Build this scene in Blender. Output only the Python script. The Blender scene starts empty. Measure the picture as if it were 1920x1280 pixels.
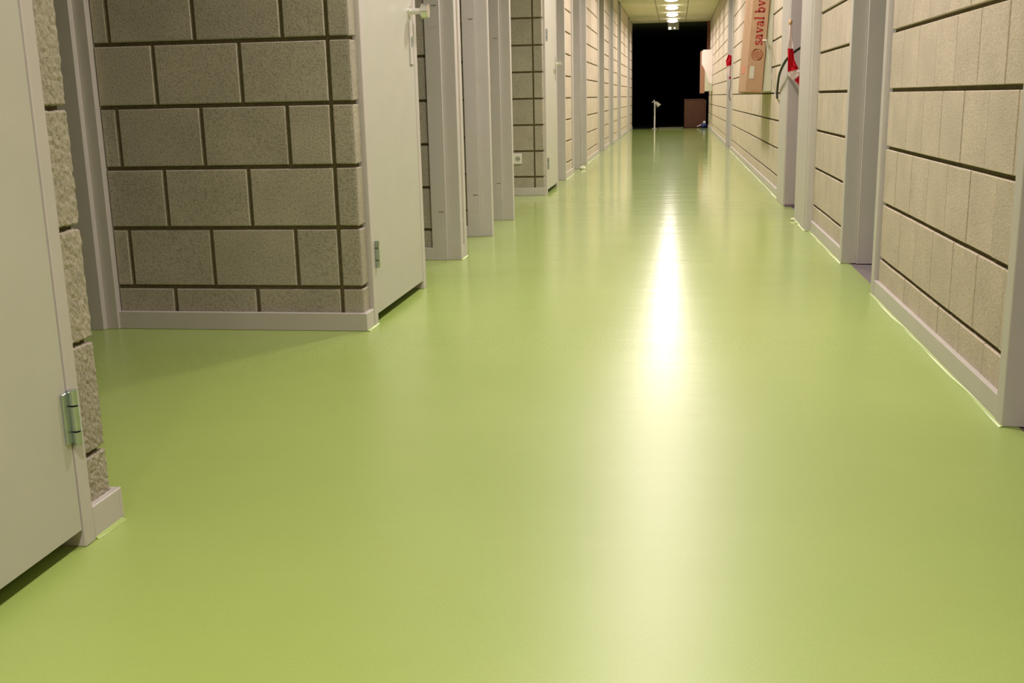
import bpy, bmesh, math, random
from mathutils import Vector, Matrix
C = bpy.context.scene.collection
random.seed(7)

# ------------------------------------------------------------------ camera
F, CAMZ = 1971.75, 0.7587
R_ = Vector((0.98840651, 0.15023353, -0.02196499))
U_ = Vector((-0.01251416, 0.22478457, 0.97432812))
FW = Vector((-0.15131414, 0.96275738, -0.22405858))
cam = bpy.data.objects.new('camera', bpy.data.cameras.new('camera'))
cam.data.sensor_width = 36.0
cam.data.lens = F / 1920 * 36.0
cam.data.clip_start = 0.05
cam.data.clip_end = 200
m = Matrix.Identity(4)
for i in range(3):
    m[i][0], m[i][1], m[i][2] = R_[i], U_[i], -FW[i]
m[2][3] = CAMZ
cam.matrix_world = m
C.objects.link(cam)
bpy.context.scene.camera = cam

# ------------------------------------------------------------------ world, exposure
w = bpy.data.worlds.new('night')
bpy.context.scene.world = w
w.use_nodes = True
w.node_tree.nodes['Background'].inputs[0].default_value = (0.02, 0.02, 0.02, 1)
w.node_tree.nodes['Background'].inputs[1].default_value = 0.0
vs = bpy.context.scene.view_settings
vs.view_transform = 'Standard'
vs.look = 'None'
vs.gamma = 1
vs.use_curve_mapping = False
vs.exposure = 0.26
LAMP_COLOR = (1.0, 0.865, 0.82)
LAMP_W = 25.0
LAMP_Y = [3.15] + [4.95 + 1.8 * i for i in range(12)]       # ceiling lamps down the corridor
BACK_LAMPS = [(0.3, 28.0), (-1.7, 25.0)]                # ceiling lamps behind the photographer
CEIL = 2.44


def srgb(r, g, b):
    f = lambda c: ((c / 255) / 12.92) if c / 255 <= .04045 else (((c / 255) + .055) / 1.055) ** 2.4
    return (f(r), f(g), f(b), 1)


# ------------------------------------------------------------------ materials
def nodes(name):
    mt = bpy.data.materials.new(name)
    mt.use_nodes = True
    nt = mt.node_tree
    return mt, nt, nt.nodes['Principled BSDF']


def noise(nt, scale, detail=3, rough=.6, coord='Object', vec_scale=None):
    tc = nt.nodes.new('ShaderNodeTexCoord')
    n = nt.nodes.new('ShaderNodeTexNoise')
    n.inputs['Scale'].default_value = scale
    n.inputs['Detail'].default_value = detail
    n.inputs['Roughness'].default_value = rough
    if vec_scale:
        mp = nt.nodes.new('ShaderNodeMapping')
        mp.inputs['Scale'].default_value = vec_scale
        nt.links.new(tc.outputs[coord], mp.inputs['Vector'])
        nt.links.new(mp.outputs[0], n.inputs['Vector'])
    else:
        nt.links.new(tc.outputs[coord], n.inputs['Vector'])
    return n


def ramp(nt, src, stops):
    r = nt.nodes.new('ShaderNodeValToRGB')
    el = r.color_ramp.elements
    while len(el) < len(stops):
        el.new(.5)
    for e, (p, c) in zip(el, stops):
        e.position = p
        e.color = c
    nt.links.new(src, r.inputs[0])
    return r


def bump(nt, src, bsdf, strength, dist):
    b = nt.nodes.new('ShaderNodeBump')
    b.inputs['Strength'].default_value = strength
    b.inputs['Distance'].default_value = dist
    nt.links.new(src, b.inputs['Height'])
    nt.links.new(b.outputs[0], bsdf.inputs['Normal'])
    return b


def plain(name, col, rough=.5, metal=0, var=.06, scale=8, spec=.5):
    mt, nt, b = nodes(name)
    n = noise(nt, scale)
    d = tuple(c * (1 - var) for c in col[:3]) + (1,)
    l = tuple(min(1, c * (1 + var)) for c in col[:3]) + (1,)
    r = ramp(nt, n.outputs['Fac'], [(.3, d), (.7, l)])
    nt.links.new(r.outputs[0], b.inputs['Base Color'])
    b.inputs['Roughness'].default_value = rough
    b.inputs['Metallic'].default_value = metal
    b.inputs['Specular IOR Level'].default_value = spec
    return mt


def block_mat(name, tint, spk, lo=.66, var=1.0):
    mt, nt, b = nodes(name)
    info = nt.nodes.new('ShaderNodeObjectInfo')
    tc = nt.nodes.new('ShaderNodeTexCoord')
    add = nt.nodes.new('ShaderNodeVectorMath'); add.operation = 'ADD'
    mul = nt.nodes.new('ShaderNodeVectorMath'); mul.operation = 'SCALE'
    comb = nt.nodes.new('ShaderNodeCombineXYZ')
    for i in range(3):
        nt.links.new(info.outputs['Random'], comb.inputs[i])
    nt.links.new(comb.outputs[0], mul.inputs[0]); mul.inputs['Scale'].default_value = 37.0
    nt.links.new(tc.outputs['Object'], add.inputs[0]); nt.links.new(mul.outputs[0], add.inputs[1])
    fine = nt.nodes.new('ShaderNodeTexNoise'); fine.inputs['Scale'].default_value = 160; fine.inputs['Detail'].default_value = 4; fine.inputs['Roughness'].default_value = .65
    big = nt.nodes.new('ShaderNodeTexNoise'); big.inputs['Scale'].default_value = 7; big.inputs['Detail'].default_value = 3
    pit = nt.nodes.new('ShaderNodeTexVoronoi'); pit.inputs['Scale'].default_value = 85
    for n in (fine, big, pit):
        nt.links.new(add.outputs[0], n.inputs['Vector'])
    r1 = ramp(nt, fine.outputs['Fac'], [(.32, tuple(c * lo for c in tint[:3]) + (1,)), (.5, tint), (.72, tuple(min(1, c * 1.14) for c in tint[:3]) + (1,))])
    r2 = ramp(nt, big.outputs['Fac'], [(.3, (.86, .86, .84, 1)), (.7, (1.0, .99, .97, 1))])
    mx = nt.nodes.new('ShaderNodeMix'); mx.data_type = 'RGBA'; mx.blend_type = 'MULTIPLY'; mx.inputs[0].default_value = 1
    nt.links.new(r1.outputs[0], mx.inputs[6]); nt.links.new(r2.outputs[0], mx.inputs[7])
    rp = ramp(nt, pit.outputs['Distance'], [(.06, (.45, .45, .45, 1)), (.2, (1, 1, 1, 1))])
    # only some cells are pits
    rc = ramp(nt, pit.outputs['Color'], [(.78, (0, 0, 0, 1)), (.8, (1, 1, 1, 1))])
    mp = nt.nodes.new('ShaderNodeMix'); mp.data_type = 'RGBA'; mp.blend_type = 'MIX'
    mp.inputs[6].default_value = (1, 1, 1, 1)
    nt.links.new(rc.outputs[0], mp.inputs[0]); nt.links.new(rp.outputs[0], mp.inputs[7])
    mz = nt.nodes.new('ShaderNodeMix'); mz.data_type = 'RGBA'; mz.blend_type = 'MULTIPLY'; mz.inputs[0].default_value = spk
    nt.links.new(mx.outputs[2], mz.inputs[6]); nt.links.new(mp.outputs[2], mz.inputs[7])
    # each block a slightly different tone
    rr = ramp(nt, info.outputs['Random'], [(0, (1 - .07 * var, 1 - .07 * var, 1 - .08 * var, 1)), (1, (1 + .04 * var, 1 + .03 * var, 1 + .02 * var, 1))])
    mv = nt.nodes.new('ShaderNodeMix'); mv.data_type = 'RGBA'; mv.blend_type = 'MULTIPLY'; mv.inputs[0].default_value = 1
    nt.links.new(mz.outputs[2], mv.inputs[6]); nt.links.new(rr.outputs[0], mv.inputs[7])
    nt.links.new(mv.outputs[2], b.inputs['Base Color'])
    b.inputs['Roughness'].default_value = .95
    b.inputs['Specular IOR Level'].default_value = .15
    mm = nt.nodes.new('ShaderNodeMath'); mm.operation = 'MULTIPLY'
    nt.links.new(fine.outputs['Fac'], mm.inputs[0]); nt.links.new(mp.outputs[2], mm.inputs[1])
    bump(nt, mm.outputs[0], b, .55, .004)
    return mt


M_BLOCK = block_mat('shade_toned_block', srgb(180, 174, 160), .9)  # darker than the corridor blocks: shade of the side passages put into the colour
M_BLOCKR = block_mat('sand_concrete_block', srgb(206, 194, 178), .3, .8, .4)
M_MORTAR = plain('raked_mortar', srgb(104, 96, 68), .95, var=.15, scale=60, spec=.1)
M_FRAME = plain('grey_frame_paint', srgb(194, 189, 184), .42, var=.02)
M_SKIRT = plain('grey_skirting', srgb(196, 191, 186), .4, var=.02)
M_DOOR = plain('grey_door_paint', srgb(191, 190, 180), .45, var=.02)
M_LILAC = plain('lilac_grey_door', srgb(178, 167, 164), .5, var=.03)
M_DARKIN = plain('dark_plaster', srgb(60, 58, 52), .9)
M_CEIL = plain('mineral_ceiling', srgb(208, 202, 176), .9, var=.04, scale=5)
M_TEE = plain('ceiling_tee', srgb(95, 95, 80), .6)
M_ZINC = plain('zinc_plated_steel', srgb(182, 192, 192), .28, metal=.9, var=.08, scale=40)
M_CHROME = plain('satin_aluminium', srgb(225, 225, 220), .25, metal=.85, var=.03)
M_BLACK = plain('black_rubber', srgb(13, 12, 12), .6, spec=.25)
M_DARKNESS = plain('black_for_darkness', srgb(16, 15, 13), .95, spec=.05)  # near-black colour standing in for missing light
M_NFLOOR = plain('darkened_hall_floor', srgb(30, 32, 26), .8, spec=.1)  # darkness of the unlit hall put into the floor colour
M_CARD = plain('cardboard', srgb(172, 140, 110), .85, var=.06, scale=14, spec=.2)
M_CARDIN = plain('dark_cardboard', srgb(92, 66, 52), .9, var=.1, scale=12, spec=.1)
M_INK = plain('red_print_ink', srgb(150, 36, 34), .8, var=.05)
M_INK2 = plain('brown_print_ink', srgb(150, 82, 55), .8, var=.08)
M_WHITE = plain('white_plastic', srgb(232, 230, 224), .4, var=.02)
M_PAPER = plain('white_paper', srgb(225, 215, 210), .8, var=.03)
M_PANEL = plain('pale_steel_cabinet', srgb(190, 190, 168), .5, var=.03)
M_RED = plain('red_tape_plastic', srgb(215, 25, 50), .35, var=.05)
M_TWHITE = plain('white_tape_plastic', srgb(242, 228, 225), .35, var=.04)
M_GCABLE = plain('grey_cable', srgb(150, 145, 135), .5)
M_TIMBER = plain('red_brown_timber', srgb(120, 66, 45), .7, var=.15, scale=20)
M_BLUE = plain('blue_plastic', srgb(45, 60, 120), .5)
M_CONC = plain('grey_screed', srgb(122, 114, 114), .8, var=.08, scale=10, spec=.3)
M_SLOT = plain('slot_shadow_grey', srgb(120, 112, 104), .7)
M_DEBRIS = plain('white_plaster_crumb', srgb(225, 225, 200), .8)
M_SEAL = plain('green_resin_edge', srgb(166, 190, 106), .3, var=.03)


def floor_mat():
    mt, nt, b = nodes('green_cast_resin')
    n = noise(nt, 1.6, 3, .55)
    f = noise(nt, 240, 2, .6)
    r = ramp(nt, n.outputs['Fac'], [(.3, srgb(162, 186, 98)), (.7, srgb(168, 191, 104))])
    r2 = ramp(nt, f.outputs['Fac'], [(.35, (.93, .93, .93, 1)), (.65, (1, 1, 1, 1))])
    mx = nt.nodes.new('ShaderNodeMix'); mx.data_type = 'RGBA'; mx.blend_type = 'MULTIPLY'; mx.inputs[0].default_value = 1
    nt.links.new(r.outputs[0], mx.inputs[6]); nt.links.new(r2.outputs[0], mx.inputs[7])
    nt.links.new(mx.outputs[2], b.inputs['Base Color'])
    b.inputs['Roughness'].default_value = .45
    b.inputs['Specular IOR Level'].default_value = .06
    b.inputs['Coat Weight'].default_value = 1.0
    # fine surface texture scatters less and less towards grazing incidence
    lw = nt.nodes.new('ShaderNodeLayerWeight'); lw.inputs['Blend'].default_value = .5
    mr = nt.nodes.new('ShaderNodeMapRange')
    mr.inputs[1].default_value = .70; mr.inputs[2].default_value = .97
    mr.inputs[3].default_value = .36; mr.inputs[4].default_value = .05
    nt.links.new(lw.outputs['Facing'], mr.inputs[0])
    jt = nt.nodes.new('ShaderNodeMath'); jt.operation = 'MULTIPLY_ADD'
    nt.links.new(f.outputs['Fac'], jt.inputs[0]); jt.inputs[1].default_value = .08
    sb = nt.nodes.new('ShaderNodeMath'); sb.operation = 'SUBTRACT'; sb.inputs[1].default_value = .04
    nt.links.new(mr.outputs[0], sb.inputs[0])
    nt.links.new(sb.outputs[0], jt.inputs[2])
    nt.links.new(jt.outputs[0], b.inputs['Coat Roughness'])
    b.inputs['Coat IOR'].default_value = 1.45
    # slow trowel waves running across the corridor, and fine orange peel
    wv = noise(nt, 1.0, 4, .6, vec_scale=(.7, 5.0, 1))
    mm = nt.nodes.new('ShaderNodeMath'); mm.operation = 'MULTIPLY_ADD'
    nt.links.new(f.outputs['Fac'], mm.inputs[0]); mm.inputs[1].default_value = .01
    nt.links.new(wv.outputs['Fac'], mm.inputs[2])
    bm_ = bump(nt, mm.outputs[0], b, .75, .003)
    nt.links.new(bm_.outputs[0], b.inputs['Coat Normal'])
    return mt


M_FLOOR = floor_mat()


def emit_mat(name, col, s):
    mt, nt, b = nodes(name)
    b.inputs['Base Color'].default_value = (.9, .9, .9, 1)
    b.inputs['Emission Color'].default_value = col
    b.inputs['Emission Strength'].default_value = s
    return mt


M_GLOW = emit_mat('lit_opal_diffuser', (1, .93, .85, 1), 6.0)
M_GLOW2 = emit_mat('lit_emergency_led', (1, .98, .9, 1), 3.0)


# ------------------------------------------------------------------ helpers
def obj(name, me, mat=None, parent=None, loc=None, rot=None, smooth=False):
    if isinstance(me, bmesh.types.BMesh):
        bm = me
        bmesh.ops.recalc_face_normals(bm, faces=bm.faces)
        me = bpy.data.meshes.new(name)
        bm.to_mesh(me)
        bm.free()
        if smooth:
            for p in me.polygons:
                p.use_smooth = True
    if mat is not None and not me.materials:
        me.materials.append(mat)
    o = bpy.data.objects.new(name, me)
    C.objects.link(o)
    if parent is not None:
        o.parent = parent
    if loc is not None:
        o.location = loc
    if rot is not None:
        o.rotation_euler = rot
    return o


def empty(name, loc=(0, 0, 0), rz=0, rot=None):
    o = bpy.data.objects.new(name, None)
    o.empty_display_size = .1
    C.objects.link(o)
    o.location = loc
    o.rotation_euler = rot or (0, 0, rz)
    return o


def tag(o, label=None, cat=None, group=None, kind=None):
    if label: o['label'] = label
    if cat: o['category'] = cat
    if group: o['group'] = group
    if kind: o['kind'] = kind
    return o


def box(bm, x0, x1, y0, y1, z0, z1, bev=0.0, seg=1):
    r = bmesh.ops.create_cube(bm, size=1)
    vs_ = r['verts']
    for v in vs_:
        v.co = Vector((x0 if v.co.x < 0 else x1, y0 if v.co.y < 0 else y1, z0 if v.co.z < 0 else z1))
    if bev > 0:
        ed = list({e for v in vs_ for e in v.link_edges})
        bmesh.ops.bevel(bm, geom=ed, offset=bev, segments=seg, affect='EDGES', profile=.5)
    return bm


def newbox(*a, **k):
    return box(bmesh.new(), *a, **k)


def cyl(bm, p0, p1, r0, r1=None, n=16):
    r1 = r0 if r1 is None else r1
    p0, p1 = Vector(p0), Vector(p1)
    d = p1 - p0
    q = d.to_track_quat('Z', 'Y').to_matrix().to_4x4()
    q.translation = (p0 + p1) / 2
    bmesh.ops.create_cone(bm, cap_ends=True, segments=n, radius1=r0, radius2=r1, depth=d.length, matrix=q)
    return bm


def tube(pts, r, n=8):
    bm = bmesh.new()
    P = [Vector(p) for p in pts]
    # smooth the polyline (Catmull-Rom)
    Q = []
    for i in range(len(P) - 1):
        a, b_, c, d = P[max(i - 1, 0)], P[i], P[i + 1], P[min(i + 2, len(P) - 1)]
        for k in range(6):
            t = k / 6
            Q.append(.5 * ((2 * b_) + (c - a) * t + (2 * a - 5 * b_ + 4 * c - d) * t * t + (3 * b_ - a - 3 * c + d) * t ** 3))
    Q.append(P[-1])
    rings = []
    for i, p in enumerate(Q):
        t = (Q[min(i + 1, len(Q) - 1)] - Q[max(i - 1, 0)]).normalized()
        s = t.cross(Vector((.3, .9, .2))).normalized()
        u = s.cross(t)
        rings.append([bm.verts.new(p + (s * math.cos(2 * math.pi * k / n) + u * math.sin(2 * math.pi * k / n)) * r) for k in range(n)])
    for a, b_ in zip(rings, rings[1:]):
        for k in range(n):
            bm.faces.new((a[k], a[(k + 1) % n], b_[(k + 1) % n], b_[k]))
    bm.faces.new(rings[0]); bm.faces.new(rings[-1])
    return bm


# ------------------------------------------------------------------ block walls
_cache = {}


def block_mesh(w_, h_, d_, mat, c=.0035):
    key = (round(w_, 3), round(h_, 3), round(d_, 3), mat.name, c)
    if key in _cache:
        return _cache[key]
    v, f = [], []
    # local: x 0..w, y 0 (front) .. d, z 0..h ; chamfered, slightly irregular front edge
    def ring(y, i):
        return [(i, y, i), (w_ - i, y, i), (w_ - i, y, h_ - i), (i, y, h_ - i)]
    v = ring(0, c) + ring(c, 0) + ring(d_, 0)
    f = [(0, 1, 2, 3), (11, 10, 9, 8)]
    for k in range(4):
        n = (k + 1) % 4
        f.append((k, k + 4, n + 4, n)); f.append((k + 4, k + 8, n + 8, n + 4))
    me = bpy.data.meshes.new('block')
    me.from_pydata(v, [], f)
    me.update()
    bm = bmesh.new(); bm.from_mesh(me); bmesh.ops.recalc_face_normals(bm, faces=bm.faces); bm.to_mesh(me); bm.free()
    me.materials.append(mat)
    _cache[key] = me
    return me


ZJ = [.005, .148] + [.148 + .2045 * i for i in range(1, 11)] + [CEIL - .004]


def wall(name, label, theta, ox, oy, length, joints, mat, ch=.0035, thick=.1, gap_h=.012, gap_v=.012, recess=.012,
         mode='parts', end_caps=(0, 0), jitter=.0012):
    """front plane through (ox, oy), local x along the wall, local +y into the wall.
    joints(row) -> sorted local x of the vertical joints."""
    bd = .05
    back = newbox(end_caps[0], length - end_caps[1], recess, thick, 0, CEIL)
    w_ = obj(name, back, M_MORTAR, loc=(ox, oy, 0), rot=(0, 0, theta))
    tag(w_, label, kind='structure')
    stuff_v, stuff_f = [], []
    for r in range(len(ZJ) - 1):
        z0, z1 = ZJ[r], ZJ[r + 1]
        g0 = 0 if r == 0 else gap_h / 2
        g1 = 0 if r == len(ZJ) - 2 else gap_h / 2
        js = [j for j in joints(r) if .012 < j < length - .012]
        xs = [0.0] + js + [length]
        for i in range(len(xs) - 1):
            a = xs[i] + (gap_v / 2 if i else 0)
            b_ = xs[i + 1] - (gap_v / 2 if i < len(xs) - 2 else 0)
            if b_ - a < .006:
                continue
            me = block_mesh(b_ - a, z1 - z0 - g0 - g1, bd, mat, ch)
            dy = random.uniform(-jitter, jitter)
            if mode == 'parts':
                obj('block', me, None, w_, loc=(a, dy, z0 + g0))
            else:
                o = len(stuff_v)
                stuff_v += [(p.co.x + a, p.co.y + dy, p.co.z + z0 + g0) for p in me.vertices]
                stuff_f += [tuple(k + o for k in p.vertices) for p in me.polygons]
    if mode != 'parts':
        me = bpy.data.meshes.new('blocks')
        me.from_pydata(stuff_v, [], stuff_f)
        s = obj('blocks', me, mat, w_)
        s['kind'] = 'stuff'
    return w_


XL, XR = -1.042, .765         # block faces of the two corridor walls
PR = .236                     # block pitch on the right
PW = .302                     # block pitch on the left


def right_joints(y1):
    def f(r):
        ph = 2.67 if r % 2 == 0 else 2.578
        if r % 2 == 0: ph = 2.697
        out = []
        n = -60
        while n < 160:
            Y = ph + PR * n
            out.append(y1 - Y)
            n += 1
        return sorted(out)
    return f


def left_joints(y0):
    def f(r):
        ph = 0 if r % 2 == 0 else PW / 2
        return sorted(PW * n + ph - y0 for n in range(-40, 120))
    return f


def right_wall(y0, y1, label, mode='parts'):
    return wall('wall_right', label, -math.pi / 2, XR, y1, y1 - y0, right_joints(y1), M_BLOCKR, mode=mode, ch=.0018, gap_v=.0055, recess=.011, gap_h=.013)


def left_wall(y0, y1, label, mode='parts'):
    return wall('wall_left', label, math.pi / 2, XL, y0, y1 - y0, left_joints(y0), M_BLOCKR, mode=mode, gap_v=.006, recess=.011)


# ------------------------------------------------------------------ floor and ceiling
floor = obj('floor', newbox(-3.4, .788, -5, 26.0, -.05, 0), M_FLOOR)
tag(floor, 'glossy lime green cast resin floor running down the corridor', kind='structure')
o = obj('floor', newbox(.788, 3.0, -5, 26.0, -.05, -.003), M_CONC)
tag(o, 'bare grey screed floor in the rooms on the right', kind='structure')
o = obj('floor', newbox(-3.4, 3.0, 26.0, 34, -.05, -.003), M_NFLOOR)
tag(o, 'floor beyond the end of the corridor, coloured dark for the unlit hall', kind='structure')

ceil = obj('ceiling', newbox(-3.4, 3.0, -5, 34, CEIL + .02, CEIL + .1), M_TEE)
tag(ceil, 'suspended ceiling of pale mineral panels over the corridor', kind='structure')
cols = [(XL + .002, -.405), (-.395, .195), (.205, XR - .002)]
for a, b_ in cols:
    me = None
    y = -5.0
    while y < 25.9:
        y2 = min(y + 1.2, 26.0)
        key = ('panel', round(a, 3), round(y2 - y, 3))
        if key not in _cache:
            bm = newbox(a, b_, .004, y2 - y - .004, CEIL, CEIL + .018, bev=.002)
            bmesh.ops.recalc_face_normals(bm, faces=bm.faces)
            me = bpy.data.meshes.new('ceiling_panel'); bm.to_mesh(me); bm.free()
            me.materials.append(M_CEIL)
            _cache[key] = me
        obj('ceiling_panel', _cache[key], None, ceil, loc=(0, y, 0))
        y += 1.2

# outer shell that closes off the unlit rooms
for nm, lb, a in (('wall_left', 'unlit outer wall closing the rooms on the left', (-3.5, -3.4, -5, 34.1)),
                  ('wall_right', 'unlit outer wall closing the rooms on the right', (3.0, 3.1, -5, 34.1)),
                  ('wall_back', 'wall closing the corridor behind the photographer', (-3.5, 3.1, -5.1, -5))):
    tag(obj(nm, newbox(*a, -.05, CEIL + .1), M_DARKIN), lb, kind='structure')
tag(obj('wall_far', newbox(-3.5, 3.1, 34, 34.1, -.05, CEIL + .1), M_DARKNESS), 'wall beyond the end of the corridor, coloured black for the unlit hall', kind='structure')
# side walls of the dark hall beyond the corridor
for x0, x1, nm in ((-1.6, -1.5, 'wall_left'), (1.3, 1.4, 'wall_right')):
    tag(obj(nm, newbox(x0, x1, 26.1, 34, 0, CEIL + .02), M_DARKNESS), 'side wall coloured black for the unlit hall beyond the corridor, %s side' % nm[5:], kind='structure')
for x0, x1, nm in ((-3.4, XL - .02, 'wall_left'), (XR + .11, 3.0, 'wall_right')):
    tag(obj(nm, newbox(x0, x1, 26.0, 26.1, 0, CEIL + .02), M_DARKNESS), 'return wall coloured black for the dark where the corridor ends, %s side' % nm[5:], kind='structure')

# ------------------------------------------------------------------ corridor walls, right
right_wall(2.52, 4.085, 'near right block wall between the two nearest door openings')
right_wall(4.965, 6.10, 'short right block wall between second opening and pale frame column')
right_wall(7.99, 12.0, 'right block wall carrying the long cardboard box')
right_wall(12.0, 15.15, 'right block wall from beyond the cardboard box to the far opening', mode='stuff')
right_wall(16.52, 26.0, 'far right block wall running to the dark end', mode='stuff')
right_wall(-5.0, 1.5, 'right block wall behind the photographer', mode='stuff')

# ------------------------------------------------------------------ corridor walls, left
left_wall(-5.0, .72, 'left block wall behind the photographer', mode='stuff')
left_wall(5.055, 5.10, 'narrow left block pier between the first two cubicle openings')
left_wall(10.12, 10.84, 'left block pier just beyond the third closed door')
left_wall(12.56, 14.55, 'left block wall beyond the pair of far cubicle openings')
left_wall(15.68, 16.95, 'left block pier before the fifth far opening', mode='stuff')
left_wall(17.98, 19.4, 'left block pier between the fifth and sixth far openings', mode='stuff')
left_wall(20.42, 23.42, 'long left block wall near the dark end', mode='stuff')
left_wall(24.36, 26.0, 'last left block pier at the dark end', mode='stuff')


# near end of the first side passage: wall running left, seen end-on, with rough faces
def rough_block(w_, h_, d_):
    bm = newbox(0, w_, 0, d_, 0, h_, bev=.003)
    bmesh.ops.subdivide_edges(bm, edges=list(bm.edges), cuts=24, use_grid_fill=True)
    from mathutils import noise as N
    off = Vector((random.random() * 50, random.random() * 50, 0))
    for v in bm.verts:
        n1 = N.noise(v.co * 110 + off) * .0020 + N.noise(v.co * 260 + off) * .0022
        c = Vector((w_ / 2, d_ / 2, h_ / 2))
        dd = (v.co - c); dd.x /= w_; dd.y /= d_; dd.z /= h_
        ax = max(range(3), key=lambda i: abs(dd[i]))
        e = Vector((0, 0, 0)); e[ax] = math.copysign(1, dd[ax])
        v.co += e * n1
    return bm


nw = obj('wall_left', newbox(-1.97, XL - .012, 1.645, 1.717, 0, CEIL), M_MORTAR)
tag(nw, 'rough block wall end beside the nearest door at the left edge', kind='structure')
for r in range(len(ZJ) - 1):
    z0, z1 = ZJ[r], ZJ[r + 1]
    g0 = 0 if r == 0 else .0045
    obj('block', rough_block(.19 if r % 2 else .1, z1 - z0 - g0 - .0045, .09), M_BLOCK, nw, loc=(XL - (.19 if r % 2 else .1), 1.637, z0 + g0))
    x = XL - (.19 if r % 2 else .1)
    while x > -1.9:
        x0 = max(x - PW, -1.97)
        me = block_mesh(x - x0 - .012, z1 - z0 - g0 - .0045, .085, M_BLOCK)
        obj('block', me, None, nw, loc=(x0, 1.64, z0 + g0))
        x = x0


# block walls that face the camera (far side of each side passage)
def facing_wall(yf, x0, label, face_end=XL, mode='parts', half=.5):
    L = face_end - x0
    XJ = -1.118
    def js(r):
        k0 = 0 if r % 2 == 0 else half
        out = [XJ - x0]
        for n in range(0, 12):
            v = XJ - (n + (k0 if k0 else 1)) * PW - x0
            out.append(v)
        return sorted(set(out))
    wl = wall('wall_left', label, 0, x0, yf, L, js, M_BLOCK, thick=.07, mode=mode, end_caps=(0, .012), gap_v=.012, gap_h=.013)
    # corner blocks have a soft arris: replaced by bevelled ones
    for c in wl.children:
        if c.location.x > XJ - x0 and 'block' in c.name:
            mb = c.data
            zz = max(v.co.z for v in mb.vertices)
            ww = max(v.co.x for v in mb.vertices)
            k = ('corner', round(zz, 3), round(ww, 3))
            if k not in _cache:
                bm = newbox(0, ww, 0, .068, 0, zz)
                ed = [e for e in bm.edges if abs(e.verts[0].co.x - ww) < 1e-5 and abs(e.verts[1].co.x - ww) < 1e-5 and e.verts[0].co.y < .01 and e.verts[1].co.y < .01]
                bmesh.ops.bevel(bm, geom=ed, offset=.006, segments=2, affect='EDGES', profile=.5)
                ed = [e for e in bm.edges if e.calc_length() > .03 and not (e.verts[0].co.y > .06 and e.verts[1].co.y > .06)]
                bmesh.ops.bevel(bm, geom=ed, offset=.0035, segments=1, affect='EDGES')
                bmesh.ops.recalc_face_normals(bm, faces=bm.faces)
                me = bpy.data.meshes.new('block'); bm.to_mesh(me); bm.free()
                me.materials.append(M_BLOCK)
                _cache[k] = me
            c.data = _cache[k]
    return wl


facing_wall(3.40, -1.93, 'large shaded grey block wall of the first side passage')
facing_wall(8.48, -1.97, 'far shaded block wall with a socket in the second side passage', half=0)
# partition walls seen through the cubicle openings
for yf, lb in ((5.01, 'shaded block partition seen through the first cubicle opening'), (5.915, 'shaded block partition seen through the second cubicle opening')):
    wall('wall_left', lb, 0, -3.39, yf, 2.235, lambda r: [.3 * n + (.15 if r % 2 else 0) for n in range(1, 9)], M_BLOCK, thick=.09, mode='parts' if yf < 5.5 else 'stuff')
# plain unlit partitions and passage back walls
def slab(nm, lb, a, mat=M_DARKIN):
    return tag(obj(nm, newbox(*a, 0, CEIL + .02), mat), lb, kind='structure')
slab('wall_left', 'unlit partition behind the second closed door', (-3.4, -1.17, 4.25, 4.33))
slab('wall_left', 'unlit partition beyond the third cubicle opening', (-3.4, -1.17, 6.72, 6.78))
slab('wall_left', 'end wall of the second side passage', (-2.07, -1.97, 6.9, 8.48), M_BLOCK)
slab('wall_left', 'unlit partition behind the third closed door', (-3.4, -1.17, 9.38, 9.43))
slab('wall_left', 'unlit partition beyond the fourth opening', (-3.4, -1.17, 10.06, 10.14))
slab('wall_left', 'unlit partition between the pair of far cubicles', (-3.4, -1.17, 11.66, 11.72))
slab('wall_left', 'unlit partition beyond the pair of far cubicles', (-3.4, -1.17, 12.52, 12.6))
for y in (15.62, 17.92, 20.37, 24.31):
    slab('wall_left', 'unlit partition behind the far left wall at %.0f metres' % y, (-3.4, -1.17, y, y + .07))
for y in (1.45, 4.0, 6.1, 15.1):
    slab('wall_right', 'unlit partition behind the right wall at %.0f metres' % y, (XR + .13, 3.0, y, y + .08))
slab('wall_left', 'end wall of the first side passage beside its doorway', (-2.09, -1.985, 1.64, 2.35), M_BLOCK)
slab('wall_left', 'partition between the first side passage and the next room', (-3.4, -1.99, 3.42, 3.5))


# ------------------------------------------------------------------ door frames
def jamb_bm(sgn_open, face, side, y):
    """jamb at y. sgn_open=-1: the opening lies on the near side (smaller Y). side=-1 left wall, +1 right wall."""
    bm = bmesh.new()
    cw = .05
    def bx(d0, d1, t0, t1, bev=.002):
        xa, xb = sorted((face + side * d0, face + side * d1))
        ya, yb = sorted((y - sgn_open * t0, y - sgn_open * t1))
        box(bm, xa, xb, ya, yb, 0, CEIL - .001, bev=bev)
    bx(-.016, .05, 0, cw)          # casing, proud of the blocks
    bx(.0495, .125, -.014, cw)     # stop, deeper in the reveal
    return bm


ndoor = [0]


def opening(side, y0, y1, label, near=True, far=True, hinge_marks=(), leaf=None):
    ndoor[0] += 1
    face = XR if side > 0 else XL
    e = empty('door_%d' % ndoor[0], (0, 0, 0))
    tag(e, label, kind='structure')
    if near: obj('jamb', jamb_bm(1, face, side, y0), M_FRAME, e)
    if far:
        j = obj('jamb', jamb_bm(-1, face, side, y1), M_FRAME, e)
        for z in hinge_marks:
            obj('hinge_slot', newbox(*sorted((face + side * .062, face + side * .088)), y1 - .0155, y1 - .012, z, z + .004), M_SLOT, j)
            obj('hinge_recess', newbox(*sorted((face + side * .06, face + side * .1)), y1 - .0148, y1 - .0125, z - .09, z - .086), M_SKIRT, j)
    return e


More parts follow.
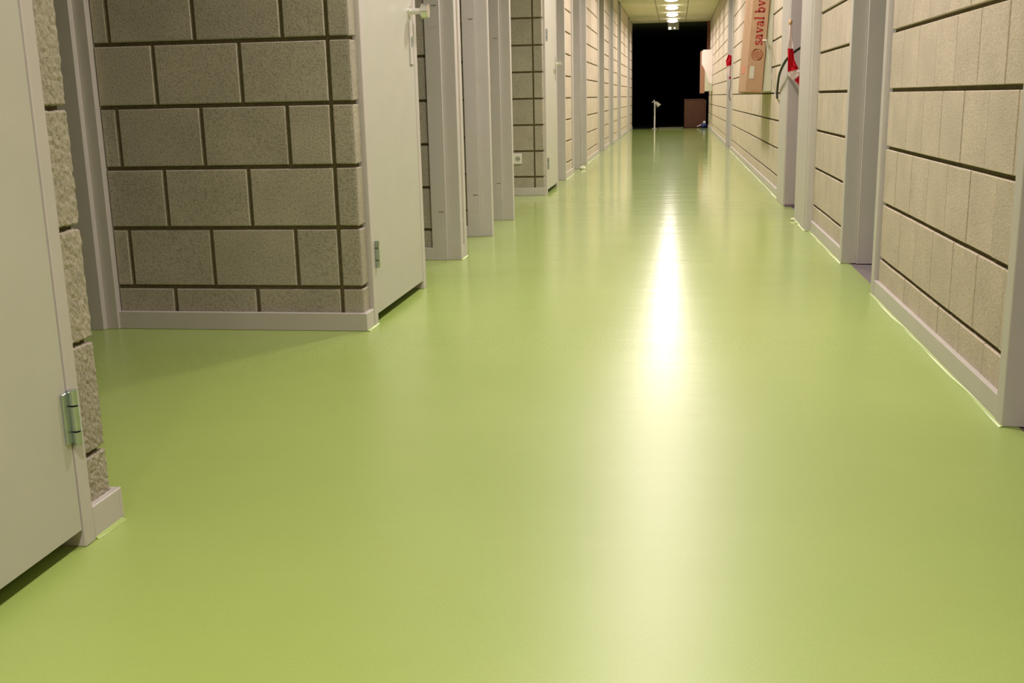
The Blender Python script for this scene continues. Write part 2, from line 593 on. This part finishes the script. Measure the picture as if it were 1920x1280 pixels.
def skirting(name, x0, x1, y0, y1, label, h=.062, ends=()):
    o = obj(name, newbox(x0, x1, y0, y1, 0.0005, h, bev=.0015), M_SKIRT)
    tag(o, label, kind='structure')
    return o


def closed_door(y0, y1, label, cas0=.045, cas1=.045, handle='knob', hinges=(.245, 1.25, 2.05), knob_z=1.1):
    ndoor[0] += 1
    face = XL
    e = tag(empty('door_%d' % ndoor[0]), label, kind='structure')
    fx = face + .016
    bm = newbox(face - .11, fx, y0 - cas0, y0, 0, CEIL - .001, bev=.002)
    obj('jamb', bm, M_FRAME, e)
    bm = newbox(face - .11, fx, y1, y1 + cas1, 0, CEIL - .001, bev=.002)
    obj('jamb', bm, M_FRAME, e)
    lf = obj('leaf', newbox(fx - .042, fx - .002, y0 + .004, y1 - .004, .034, CEIL - .06, bev=.0015), M_DOOR, e)
    obj('gap_shade_board', newbox(fx - .3, fx - .12, y0, y1, 0.0, .03), M_DARKNESS, e)  # black board added behind the leaf to darken the gap under it
    for z in hinges:
        hg = bmesh.new()
        x = fx + .006
        for a, b_ in ((-.046, -.022), (-.019, .021), (.024, .047)):
            cyl(hg, (x, y0 + .002, z + a), (x, y0 + .002, z + b_), .0085, n=14)
        box(hg, fx - .004, fx + .003, y0 + .002, y0 + .026, z - .04, z + .04, bev=.001)
        hob = obj('hinge', hg, M_ZINC, lf)
        pin = bmesh.new()
        cyl(pin, (x, y0 + .002, z - .045), (x, y0 + .002, z + .046), .006, n=10)
        obj('hinge_pin', pin, M_BLACK, lf)
    if handle == 'knob':
        bm = bmesh.new()
        yk = y1 - .05
        cyl(bm, (fx - .002, yk, knob_z), (fx + .006, yk, knob_z), .024, n=24)
        cyl(bm, (fx, yk, knob_z), (fx + .045, yk, knob_z), .012, n=20)
        cyl(bm, (fx + .042, yk, knob_z), (fx + .05, yk, knob_z), .012, .027, n=24)
        cyl(bm, (fx + .05, yk, knob_z), (fx + .075, yk, knob_z), .029, .026, n=24)
        obj('knob', bm, M_CHROME, lf, smooth=False)
        bm = bmesh.new()
        box(bm, fx - .002, fx + .004, yk - .022, yk + .022, knob_z - .20, knob_z - .035, bev=.0018)
        pl = obj('escutcheon', bm, M_FRAME, lf)
        bm = bmesh.new()
        cyl(bm, (fx + .002, yk, knob_z - .1), (fx + .009, yk, knob_z - .1), .009, n=16)
        box(bm, fx + .002, fx + .008, yk - .005, yk + .005, knob_z - .13, knob_z - .1)
        obj('lock_cylinder', bm, M_ZINC, lf)
    elif handle == 'lever':
        bm = bmesh.new()
        yk = y1 - .06
        cyl(bm, (fx - .002, yk, knob_z), (fx + .05, yk, knob_z), .011, n=16)
        cyl(bm, (fx + .045, yk + .01, knob_z), (fx + .045, yk - .11, knob_z + .004), .010, n=16)
        box(bm, fx - .002, fx + .005, yk - .02, yk + .02, knob_z - .14, knob_z + .05, bev=.0015)
        obj('lever_handle', bm, M_CHROME, lf)
    return e


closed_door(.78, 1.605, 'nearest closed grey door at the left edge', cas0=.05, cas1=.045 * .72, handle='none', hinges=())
# this near door is hinged on its far side
for z in (.245, 1.25, 2.05):
    pass
near_leaf = [o for o in bpy.data.objects if o.name == 'leaf'][0]
fx = XL + .016
for z in (.242, 1.25, 2.05):
    hg = bmesh.new()
    for a, b_ in ((.022, .048), (-.024, .019), (-.05, -.027)):
        cyl(hg, (fx + .007, 1.606, z + a), (fx + .007, 1.606, z + b_), .0085, n=16)
    box(hg, fx - .004, fx + .003, 1.582, 1.606, z - .045, z + .045, bev=.001)
    obj('hinge', hg, M_ZINC, near_leaf)
    pin = bmesh.new()
    cyl(pin, (fx + .007, 1.606, z - .048), (fx + .007, 1.606, z + .046), .0062, n=10)
    obj('hinge_pin', pin, M_BLACK, near_leaf)

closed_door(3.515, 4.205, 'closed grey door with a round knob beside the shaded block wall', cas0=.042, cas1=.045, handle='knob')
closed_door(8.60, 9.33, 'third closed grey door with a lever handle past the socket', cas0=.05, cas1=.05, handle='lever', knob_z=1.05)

L = -1
opening(L, 4.25, 5.005, 'first cubicle opening with a grey frame beyond the knob door', near=False, hinge_marks=(1.19, .235))
opening(L, 5.15, 5.905, 'second cubicle opening with a grey frame on the left', hinge_marks=(1.19, .235))
opening(L, 5.965, 6.715, 'third cubicle opening with a grey frame before the second passage', near=False, hinge_marks=(1.13, .235))
opening(L, 9.38, 10.06, 'narrow framed opening just beyond the lever handle door', near=False, hinge_marks=(1.19, .235))
opening(L, 10.9, 11.64, 'first of the pair of far cubicle openings on the left', hinge_marks=(1.19, .235))
opening(L, 11.7, 12.5, 'second of the pair of far cubicle openings on the left')
opening(L, 14.6, 15.62, 'far left opening between two long block walls')
opening(L, 17.0, 17.92, 'far left opening framed between two short block piers')
opening(L, 19.45, 20.36, 'far left opening before the long last wall')
opening(L, 23.47, 24.30, 'last opening on the left before the dark end')
opening(1, 1.55, 2.455, 'nearest opening on the right at the picture edge')
opening(1, 4.15, 4.905, 'second opening on the right with a bare screed floor behind')
opening(1, 15.2, 16.47, 'far right opening with a striped tape on its frame')

# doorway in the end wall of the first side passage (its far jamb faces the camera)
ndoor[0] += 1
e = tag(empty('door_%d' % ndoor[0]), 'grey door frame at the left end of the first side passage', kind='structure')
bm = bmesh.new()
box(bm, -2.03, -1.932, 3.375, 3.425, 0, CEIL - .001, bev=.002)
obj('jamb', bm, M_FRAME, e)
obj('door_stop', newbox(-2.12, -1.976, 3.352, 3.43, 0, CEIL - .001, bev=.002), M_FRAME, e)
obj('jamb', newbox(-2.09, -1.955, 2.35, 2.42, 0, CEIL - .001, bev=.002), M_FRAME, e)
obj('leaf', newbox(-2.75, -2.02, 3.385, 3.42, .02, CEIL - .05), plain('dark_grey_door', srgb(150, 150, 138), .5), e)

# pale frame column, lilac door and second column on the right
ndoor[0] += 1
e = tag(empty('door_%d' % ndoor[0]), 'pale grey boxed frame column with a lilac door behind it on the right', kind='structure')
bm = bmesh.new()
box(bm, .731, .90, 6.09, 6.70, 0, CEIL - .001, bev=.002)
obj('frame_casing', bm, M_FRAME, e)
obj('frame_strip', newbox(.726, .735, 6.16, 6.33, 0.001, CEIL - .002, bev=.0015), M_FRAME, e)
obj('leaf', newbox(.742, 1.45, 7.45, 7.49, .012, CEIL - .05, bev=.002), M_LILAC, e)
obj('kick_plate', newbox(.745, .86, 7.44, 7.448, .0, .016), plain('purple_kick_strip', srgb(120, 98, 110), .6), e)
obj('jamb', newbox(.738, .90, 7.50, 7.985, 0, CEIL - .001, bev=.002), M_FRAME, e)

# ------------------------------------------------------------------ skirtings
n = [0]
def sk(side, y0, y1, label):
    n[0] += 1
    if side > 0: return skirting('baseboard_right', XR - .014, XR + .001, y0, y1, label)
    return skirting('baseboard_left', XL - .001, XL + .014, y0, y1, label)
sk(1, 2.506, 4.1, 'pale grey skirting under the near right block wall')
sk(1, 4.955, 6.115, 'pale grey skirting under the short right block wall')
sk(1, 7.985, 15.15, 'long pale skirting below the cardboard box wall')
sk(1, 16.52, 26, 'skirting under the far right wall')
sk(-1, 5.055, 5.1, 'tiny skirting piece between the first two cubicle frames')
sk(-1, 10.11, 10.85, 'skirting just beyond the lever handle door opening')
sk(-1, 12.55, 14.55, 'skirting of the left wall beyond the paired openings')
sk(-1, 15.67, 16.95, 'skirting of the left pier before the fifth opening')
sk(-1, 17.97, 19.4, 'skirting of the left pier before the sixth opening')
sk(-1, 20.41, 23.42, 'skirting of the long left wall near the dark end')
sk(-1, 24.35, 26, 'skirting of the last left pier at the dark end')
sk(-1, 1.64, 1.731, 'short skirting return below the rough block wall end')
skirting('baseboard_left', -1.95, XL + .014, 3.383, 3.4, 'grey skirting along the large shaded block wall')
skirting('baseboard_left', XL - .001, XL + .014, 3.4, 3.47, 'skirting return at the corner beside the knob door')
skirting('baseboard_left', -1.96, XL + .014, 8.463, 8.48, 'grey skirting along the far shaded wall with the socket')
skirting('baseboard_left', -1.25, -1.166, 4.99, 5.008, 'skirting piece inside the first cubicle opening')
skirting('baseboard_left', -1.25, -1.166, 5.89, 5.913, 'skirting piece inside the second cubicle opening')
skirting('baseboard_left', XL - .09, XL + .014, 1.731, 1.742, 'skirting along the hidden side of the rough wall end', h=.062)


# resin bead along the edges
def bead(x, y0, y1, s, label):
    bm = bmesh.new()
    N_ = max(2, int((y1 - y0) / .15))
    rows = []
    for i in range(N_ + 1):
        y = y0 + (y1 - y0) * i / N_
        wd = .008 + random.uniform(-.003, .004)
        rows.append([bm.verts.new((x, y, .0045)), bm.verts.new((x + s * wd * .5, y, .003)), bm.verts.new((x + s * wd, y, .0004)), bm.verts.new((x, y, .0004))])
    for a, b_ in zip(rows, rows[1:]):
        for k in range(4):
            bm.faces.new((a[k], a[(k + 1) % 4], b_[(k + 1) % 4], b_[k]))
    bm.faces.new(rows[0]); bm.faces.new(rows[-1])
    tag(obj('trim_%d' % (bead.n), bm, M_SEAL), label, kind='structure'); bead.n += 1
bead.n = 1
bead(XR - .014, 2.45, 4.15, -1, 'glossy light green resin edge below the near right skirting')
bead(XR - .014, 4.90, 6.11, -1, 'light green resin edge below the short right skirting')
bead(.731, 6.1, 6.7, -1, 'light green resin edge at the foot of the pale frame column')
bead(XR - .014, 8.0, 15.1, -1, 'light green resin edge below the long right skirting')
bead(XL + .0135, 1.64, 1.733, 1, 'light green resin edge below the near left skirting return')
bead(XL + .0135, 3.383, 3.515, 1, 'light green resin edge at the corner by the knob door')
bead(XL + .0135, 5.0, 5.15, 1, 'light green resin edge between the cubicle frames')
bead(XL + .0135, 10.1, 10.88, 1, 'light green resin edge beyond the lever handle door')
bead(XL + .0135, 12.5, 14.55, 1, 'light green resin edge along the far left skirting')

# ------------------------------------------------------------------ ceiling lamps
def lamp(y, watt, label, group='round ceiling lamps down the corridor'):
    t = tag(empty('ceiling_lamp', (-.1, y, CEIL)), label, 'lamp', group)
    bm = bmesh.new()
    cyl(bm, (0, 0, -.03), (0, 0, 0), .08, n=32)
    obj('base_ring', bm, M_WHITE, t)
    bm = bmesh.new()
    bmesh.ops.create_uvsphere(bm, u_segments=28, v_segments=12, radius=.118)
    for v in bm.verts:
        v.co.z = v.co.z * .3 - .05
    obj('diffuser', bm, M_GLOW, t, smooth=True)
    ld = bpy.data.lights.new('lamp_light', 'AREA')
    ld.shape = 'DISK'; ld.size = .2
    ld.energy = watt
    ld.color = LAMP_COLOR
    ld.spread = math.radians(164)
    lo = bpy.data.objects.new('lamp_light', ld)
    C.objects.link(lo)
    lo.parent = t
    lo.location = (0, 0, -.10)
    return t


ordn = ['nearest', 'second', 'third', 'fourth', 'fifth', 'sixth', 'seventh', 'eighth', 'ninth', 'tenth', 'eleventh', 'twelfth', 'last']
for i, y in enumerate(LAMP_Y):
    if i >= 9:
        lb = 'round opal ceiling lamp, %s above the far end of the corridor' % ('closest to the dark end' if i == 12 else {11: 'second from the dark end', 10: 'third from the dark end', 9: 'fourth from the dark end'}[i])
    else:
        lb = 'round opal ceiling lamp above the picture, %s one from the photographer' % ordn[i]
    lamp(y, LAMP_W, lb)
for (y, wt), lb in zip(BACK_LAMPS, ('round opal ceiling lamp right over the photographer', 'round opal ceiling lamp farthest behind the photographer')):
    lamp(y, wt, lb, 'round ceiling lamps behind the photographer')

# emergency light box hanging at the end
t = tag(empty('emergency_light', (-.085, 25.9, CEIL)), 'small grey box light with two bright spots at the end of the ceiling', 'lamp')
obj('hanger', newbox(-.13, .13, -.03, .03, -.04, 0, bev=.003), M_FRAME, t)
obj('housing', newbox(-.13, .13, -.05, .05, -.175, -.04, bev=.006), plain('grey_housing', srgb(150, 150, 135), .4), t)
for x, s in ((-.078, .030), (.03, .016)):
    bm = bmesh.new(); cyl(bm, (x, -.056, -.14), (x, -.049, -.14), s, n=20)
    obj('spot', bm, M_GLOW2, t)

# ------------------------------------------------------------------ wall socket
t = tag(empty('wall_socket', (-1.262, 8.479, .294)), 'white square socket low on the shaded block wall of the second passage', 'socket')
obj('plate', newbox(-.042, .042, -.012, 0, -.042, .042, bev=.004, seg=2), M_WHITE, t)
bm = bmesh.new(); cyl(bm, (0.012, -.014, 0), (0.012, -.009, 0), .021, n=24)
obj('cup', bm, plain('socket_recess', srgb(175, 172, 160), .5), t)
for s in (-1, 1):
    bm = bmesh.new(); cyl(bm, (.012 + s * .0095, -.0155, 0), (.012 + s * .0095, -.012, 0), .0035, n=10)
    obj('pin_hole', bm, M_BLACK, t)

# ------------------------------------------------------------------ cabinet + cardboard box on the right wall
bm = bmesh.new()
prof = [(.6935, .778), (.7635, .778), (.7635, 1.90), (.6935 + .0577 * 1.12, 1.90)]
f0 = [bm.verts.new((x, 9.0, z)) for x, z in prof]
f1 = [bm.verts.new((x, 9.85, z)) for x, z in prof]
bm.faces.new(f0); bm.faces.new(f1[::-1])
for k in range(4):
    bm.faces.new((f0[k], f1[k], f1[(k + 1) % 4], f0[(k + 1) % 4]))
bmesh.ops.bevel(bm, geom=list(bm.edges), offset=.002, segments=1, affect='EDGES')
tag(obj('mounting_board', bm, M_PANEL), 'pale grey-green wedge board between the cardboard box and the right wall', 'board')

tb = tag(empty('cardboard_box', (.622, 8.99, .773), rot=(0, math.radians(3.3), 0)),
         'long brown cardboard box with red lettering hung on the right wall', 'box')
BW = .067
bd = obj('carton', newbox(-BW, BW, 0, 1.0, 0, 1.15, bev=.003), M_CARD, tb)
obj('bottom_flap', newbox(-BW + .004, BW - .002, .004, .5, -.004, -.0005), M_CARD, tb)
obj('bottom_flap', newbox(-BW + .006, BW - .004, .504, .99, -.006, -.0005), M_CARD, tb)
obj('packing_tape', newbox(-.02, .018, -.0012, -.0002, .0, .012), plain('brown_packing_tape', srgb(165, 120, 78), .4), tb)


# lettering, drawn as slab-serif strokes: u runs up the box, v points to the box's left edge
def ribbon(bm, pts, wd):
    P = [Vector((p[0], p[1])) for p in pts]
    W = [p[2] if len(p) > 2 else wd for p in pts]
    prev = None
    for i, p in enumerate(P):
        t_ = (P[min(i + 1, len(P) - 1)] - P[max(i - 1, 0)]).normalized()
        nrm = Vector((-t_.y, t_.x)) * W[i] / 2
        # text plane -> box face: u -> +z, v -> -x
        a = bm.verts.new((-(p.y + nrm.y), 0, p.x + nrm.x)); b_ = bm.verts.new((-(p.y - nrm.y), 0, p.x - nrm.x))
        if prev: bm.faces.new((prev[0], a, b_, prev[1]))
        prev = (a, b_)


def arc(cx, cy, rx, ry, a0, a1, n_=14, w0=None):
    return [(cx + rx * math.cos(math.radians(a0 + (a1 - a0) * k / n_)), cy + ry * math.sin(math.radians(a0 + (a1 - a0) * k / n_))) for k in range(n_ + 1)]


def glyph(ch, s):
    """strokes in a unit x-height box"""
    st = []
    if ch == 's':
        st.append((arc(.40, .76, .27, .2, 35, 215, 12) + arc(.40, .26, .29, .22, 70, -145, 14), .19)); st.append(([(.66, .98), (.66, .70)], .08)); st.append(([(.13, .02), (.13, .3)], .08)); w = .82
    elif ch == 'a':
        st.append((arc(.40, .70, .25, .24, 165, 0, 10) + [(.66, .15), (.70, .07), (.86, .08)], .2)); st.append((arc(.38, .30, .26, .24, 75, 360, 14), .17)); w = .96
    elif ch == 'v':
        st.append(([(.16, .97), (.47, .04)], .22)); st.append(([(.50, .04), (.78, .97)], .13)); st.append(([(0, .95), (.36, .95)], .11)); st.append(([(.62, .95), (.96, .95)], .11)); w = .98
    elif ch == 'l':
        st.append(([(.24, 0), (.24, 1.5)], .22)); st.append(([(.02, .05), (.46, .05)], .1)); st.append(([(.03, 1.45), (.24, 1.45)], .1)); w = .54
    elif ch == 'b':
        st.append(([(.22, .02), (.22, 1.5)], .2)); st.append(([(.02, 1.45), (.22, 1.45)], .1)); st.append((arc(.5, .48, .30, .44, 150, -150, 18), .2)); w = 1.0
    return [([(x * s, y * s) for x, y in p], t_ * s) for p, t_ in st], w * s


def lettering(txt, u0, v0, size, gap):
    bm = bmesh.new()
    u = u0
    for ch in txt:
        if ch == ' ':
            u += size * .42; continue
        st, wd = glyph(ch, size)
        for p, t_ in st:
            ribbon(bm, [(x + u, y + v0) for x, y in p], t_ * 1.25)
        u += wd + gap
    for v in bm.verts: v.co.y = -.0008
    return bm


# v0 = baseline (towards the right edge of the face)
obj('red_lettering', lettering('saval bv', .368, -.034, .051, .002), M_INK, tb)
# round emblem of curved stripes
bm = bmesh.new()
cu, cv = .296, -.004
RR = .044
ribbon(bm, [(x, y) for x, y in arc(cu, cv, RR, RR, 0, 360, 30)], .006)
for k in range(-2, 3):
    off = k * .0145
    hw = math.sqrt(max(RR ** 2 - off ** 2, 0)) * .92
    pts = []
    for q in range(13):
        s_ = -1 + 2 * q / 12
        pts.append((cu + off + .012 * math.sin(s_ * math.pi) , cv + s_ * hw))
    ribbon(bm, pts, .0065)
for v in bm.verts: v.co.y = -.0008
tag(obj('round_emblem', bm, M_INK2, tb), 'round striped emblem printed in brown red')
bm = bmesh.new()
box(bm, .024 - .036, .056 - .030, -.0014, -.0003, .108, .205)
obj('paper_label', bm, plain('grey_label', srgb(190, 185, 170), .7, var=.1, scale=60), tb, loc=(-.034, 0, 0))
# faded red print on the corridor face
bm = bmesh.new()
box(bm, -BW - .0012, -BW - .0002, .22, .62, .155, .215)
obj('faded_print', bm, plain('faded_red_print', srgb(196, 120, 92), .85, var=.2, scale=40), tb)

# grey cable hanging from the clip and black cable running on behind the column
obj('cable_clip', newbox(.040, .0705, -.014, -.0003, .403, .415, bev=.002), M_WHITE, tb)
tag(obj('grey_cable', tube([(.699, 8.9, 1.18), (.71, 8.80, 1.10), (.716, 8.72, 1.02), (.735, 8.6, .862), (.752, 8.5, .755), (.75, 8.3, .727)], .0045), M_GCABLE, smooth=True),
    'thin grey cable hanging beside the cardboard box', 'cable')
tag(obj('black_cable', tube([(.75, 8.3, .727), (.73, 8.1, .76), (.712, 7.85, .84), (.70, 7.6, .90), (.705, 7.3, .965), (.728, 7.1, 1.005), (.755, 6.95, 1.03), (.80, 6.8, 1.05)], .0085), M_BLACK, smooth=True),
    'black cable looping from the grey cable up behind the pale column', 'cable')


# ------------------------------------------------------------------ barrier tapes
def sheet(rows, y, amp, seed):
    bm = bmesh.new()
    rnd = random.Random(seed)
    vs_ = []
    for (xa, za), (xb, zb) in rows:
        r = []
        for k in range(7):
            t_ = k / 6
            r.append(bm.verts.new((xa + (xb - xa) * t_, y + amp * math.sin(t_ * 7 + len(vs_) * 1.7 + seed) + rnd.uniform(-.15, .15) * amp, za + (zb - za) * t_)))
        vs_.append(r)
    for a, b_ in zip(vs_, vs_[1:]):
        for k in range(6):
            bm.faces.new((a[k], a[k + 1], b_[k + 1], b_[k]))
    g = bmesh.ops.solidify(bm, geom=list(bm.faces), thickness=.0006)
    return bm


t = tag(empty('barrier_tape', (0, 0, 0)), 'red and white barrier tape knotted beside the black cable', 'tape')
Y = 7.05
obj('white_band', sheet([((.690, 1.18), (.714, 1.175)), ((.692, 1.10), (.718, 1.094)), ((.691, 1.033), (.724, 1.032))], Y, .008, 1), M_TWHITE, t)
obj('red_band', sheet([((.691, 1.033), (.724, 1.032)), ((.693, .972), (.733, .964)), ((.694, .93), (.752, .925)), ((.696, .89), (.764, .908))], Y, .010, 2), M_RED, t)
obj('white_band', sheet([((.696, .89), (.764, .908)), ((.704, .862), (.768, .895)), ((.728, .838), (.772, .876))], Y, .010, 3), M_TWHITE, t)
obj('red_band', sheet([((.738, .838), (.774, .872)), ((.758, .822), (.780, .85)), ((.768, .806), (.785, .806))], Y, .006, 4), M_RED, t)
bm = bmesh.new(); bmesh.ops.create_icosphere(bm, subdivisions=2, radius=.012)
for v in bm.verts: v.co.z *= 1.5; v.co += Vector((.702, Y, 1.192))
obj('orange_knot', bm, plain('orange_tip', srgb(210, 165, 120), .6), t, smooth=True)
obj('hanging_cord', tube([(.702, Y, 1.19), (.704, Y + .01, 1.3), (.71, Y + .01, 1.5), (.73, 6.99, 1.75)], .0018), M_TWHITE, t)

t = tag(empty('barrier_tape', (0, 0, 0)), 'small red and white tape tied to the frame of the far right opening', 'tape')
Y = 16.3
obj('red_band', sheet([((.752, 1.335), (.80, 1.315)), ((.717, 1.245), (.80, 1.227)), ((.727, 1.168), (.80, 1.181))], Y, .012, 5), M_RED, t)
obj('white_band', sheet([((.727, 1.168), (.80, 1.181)), ((.745, 1.085), (.80, 1.085)), ((.762, 1.015), (.798, 1.015))], Y, .012, 6), M_TWHITE, t)
obj('red_band', sheet([((.765, 1.015), (.798, 1.015)), ((.78, .975), (.796, .97))], Y, .008, 7), M_RED, t)
tag(obj('grey_cable', tube([(.797, 16.3, .99), (.79, 16.29, .88), (.774, 16.28, .80), (.776, 16.28, .723), (.79, 16.28, .69), (.80, 16.3, .68)], .010), M_GCABLE, smooth=True),
    'short grey cable hooked below the far small tape', 'cable')

# ------------------------------------------------------------------ far board with white sheet
t = tag(empty('cardboard_parcel', (0, 0, 0)), 'brown cardboard parcel half covered by a white sheet near the dark end', 'box')
obj('carton', newbox(.515, .60, 23.5, 24.3, .80, 1.68, bev=.004), plain('brown_carton', srgb(150, 108, 85), .85), t)
obj('grey_side', newbox(.60, .763, 23.5, 24.3, .84, 1.68, bev=.004), M_PANEL, t)
bm = bmesh.new()
vs_ = [bm.verts.new((x, 23.492, z)) for x, z in ((.535, 1.66), (.56, 1.70), (.762, 1.70), (.762, .98), (.68, 1.03), (.63, 1.2), (.57, 1.34), (.53, 1.40))]
f_ = bm.faces.new(vs_)
g = bmesh.ops.extrude_face_region(bm, geom=[f_])
for v in g['geom']:
    if isinstance(v, bmesh.types.BMVert): v.co.y += .006
obj('white_sheet', bm, M_PAPER, t)
tag(obj('timber_post', newbox(.70, .76, 25.9, 26.0, 1.6, CEIL - .002, bev=.003), M_TIMBER), 'dark red brown timber post piece at the right of the dark end', 'post')

# ------------------------------------------------------------------ things at the dark end
t = tag(empty('dark_crate', (.46, 26.45, -.003)), 'dark brown crate standing at the right of the black corridor end', 'crate')
obj('body', newbox(-.26, .26, -.12, .25, .0, .66, bev=.006), M_CARDIN, t)
obj('lid', newbox(-.265, .2, -.13, .26, .66, .68, bev=.003), M_CARDIN, t)
t = tag(empty('dust_bag', (.65, 26.2, -.003)), 'blue and white plastic bag slumped against the dark crate', 'bag')
for nm, mt, cx, r, s in (('blue_bag', M_BLUE, .02, .075, (1.0, .7, .75)), ('white_top', M_WHITE, .03, .035, (1, .8, 1.1))):
    bm = bmesh.new(); bmesh.ops.create_icosphere(bm, subdivisions=3, radius=r)
    rnd = random.Random(3)
    for v in bm.verts:
        v.co = Vector((v.co.x * s[0], v.co.y * s[1], v.co.z * s[2])) * (1 + rnd.uniform(-.1, .1))
        v.co += Vector((cx, 0, .055 if nm == 'blue_bag' else .125))
    obj(nm, bm, mt, t)
obj('hose', tube([(-.14, 0, .03), (-.08, -.02, .06), (-.02, 0, .085), (.03, 0, .11)], .010), M_WHITE, t, smooth=True)

t = tag(empty('stand', (-.505, 26.15, -.003)), 'white pole stand with a small lamp head at the left of the black end', 'stand')
bm = bmesh.new(); cyl(bm, (0, 0, .02), (0, 0, .62), .018, n=14)
obj('pole', bm, M_WHITE, t)
for k in range(6):
    bm = bmesh.new(); cyl(bm, (0, 0, .32 + k * .048), (0, 0, .334 + k * .048), .026, n=14)
    obj('pole_ring', bm, M_ZINC, t)
bm = bmesh.new(); cyl(bm, (0, 0, 0), (0, 0, .02), .07, .05, n=20)
obj('foot', bm, M_GCABLE, t)
bm = bmesh.new(); box(bm, -.07, .05, -.02, .02, .615, .64, bev=.004); cyl(bm, (-.015, 0, .64), (-.015, 0, .68), .03, .012, n=14)
obj('cross_head', bm, M_GCABLE, t)
bm = bmesh.new(); cyl(bm, (.03, 0, .63), (.105, -.02, .53), .02, .06, n=20)
obj('shade', bm, plain('grey_shade', srgb(170, 168, 150), .5), t)
tag(obj('trim_%d' % bead.n, newbox(-.42, .18, 25.99, 26.02, .0, .03, bev=.003), plain('threshold_strip', srgb(88, 88, 70), .5)), 'thin pale threshold strip at the end of the green floor', kind='structure')

# ------------------------------------------------------------------ crumbs left on the floor
def crumb(x, y, z, r, label, seed):
    bm = bmesh.new(); bmesh.ops.create_icosphere(bm, subdivisions=1, radius=r)
    rnd = random.Random(seed)
    for v in bm.verts:
        v.co = Vector((v.co.x, v.co.y, v.co.z * .6)) * (1 + rnd.uniform(-.3, .3))
    zmin = min(v.co.z for v in bm.verts)
    for v in bm.verts: v.co += Vector((x, y, z - zmin))
    tag(obj('plaster_crumb', bm, M_DEBRIS), label, 'debris')


crumb(-1.0, 11.62, 0, .032, 'largest white plaster crumb at the foot of a far left frame', 1)
crumb(-1.01, 11.56, 0, .018, 'small white crumb beside the largest one on the left', 2)
crumb(.712, 6.62, 0, .016, 'white crumb at the foot of the pale column on the right', 3)
crumb(.716, 6.45, 0, .009, 'tiny white crumb beside the pale column foot', 4)
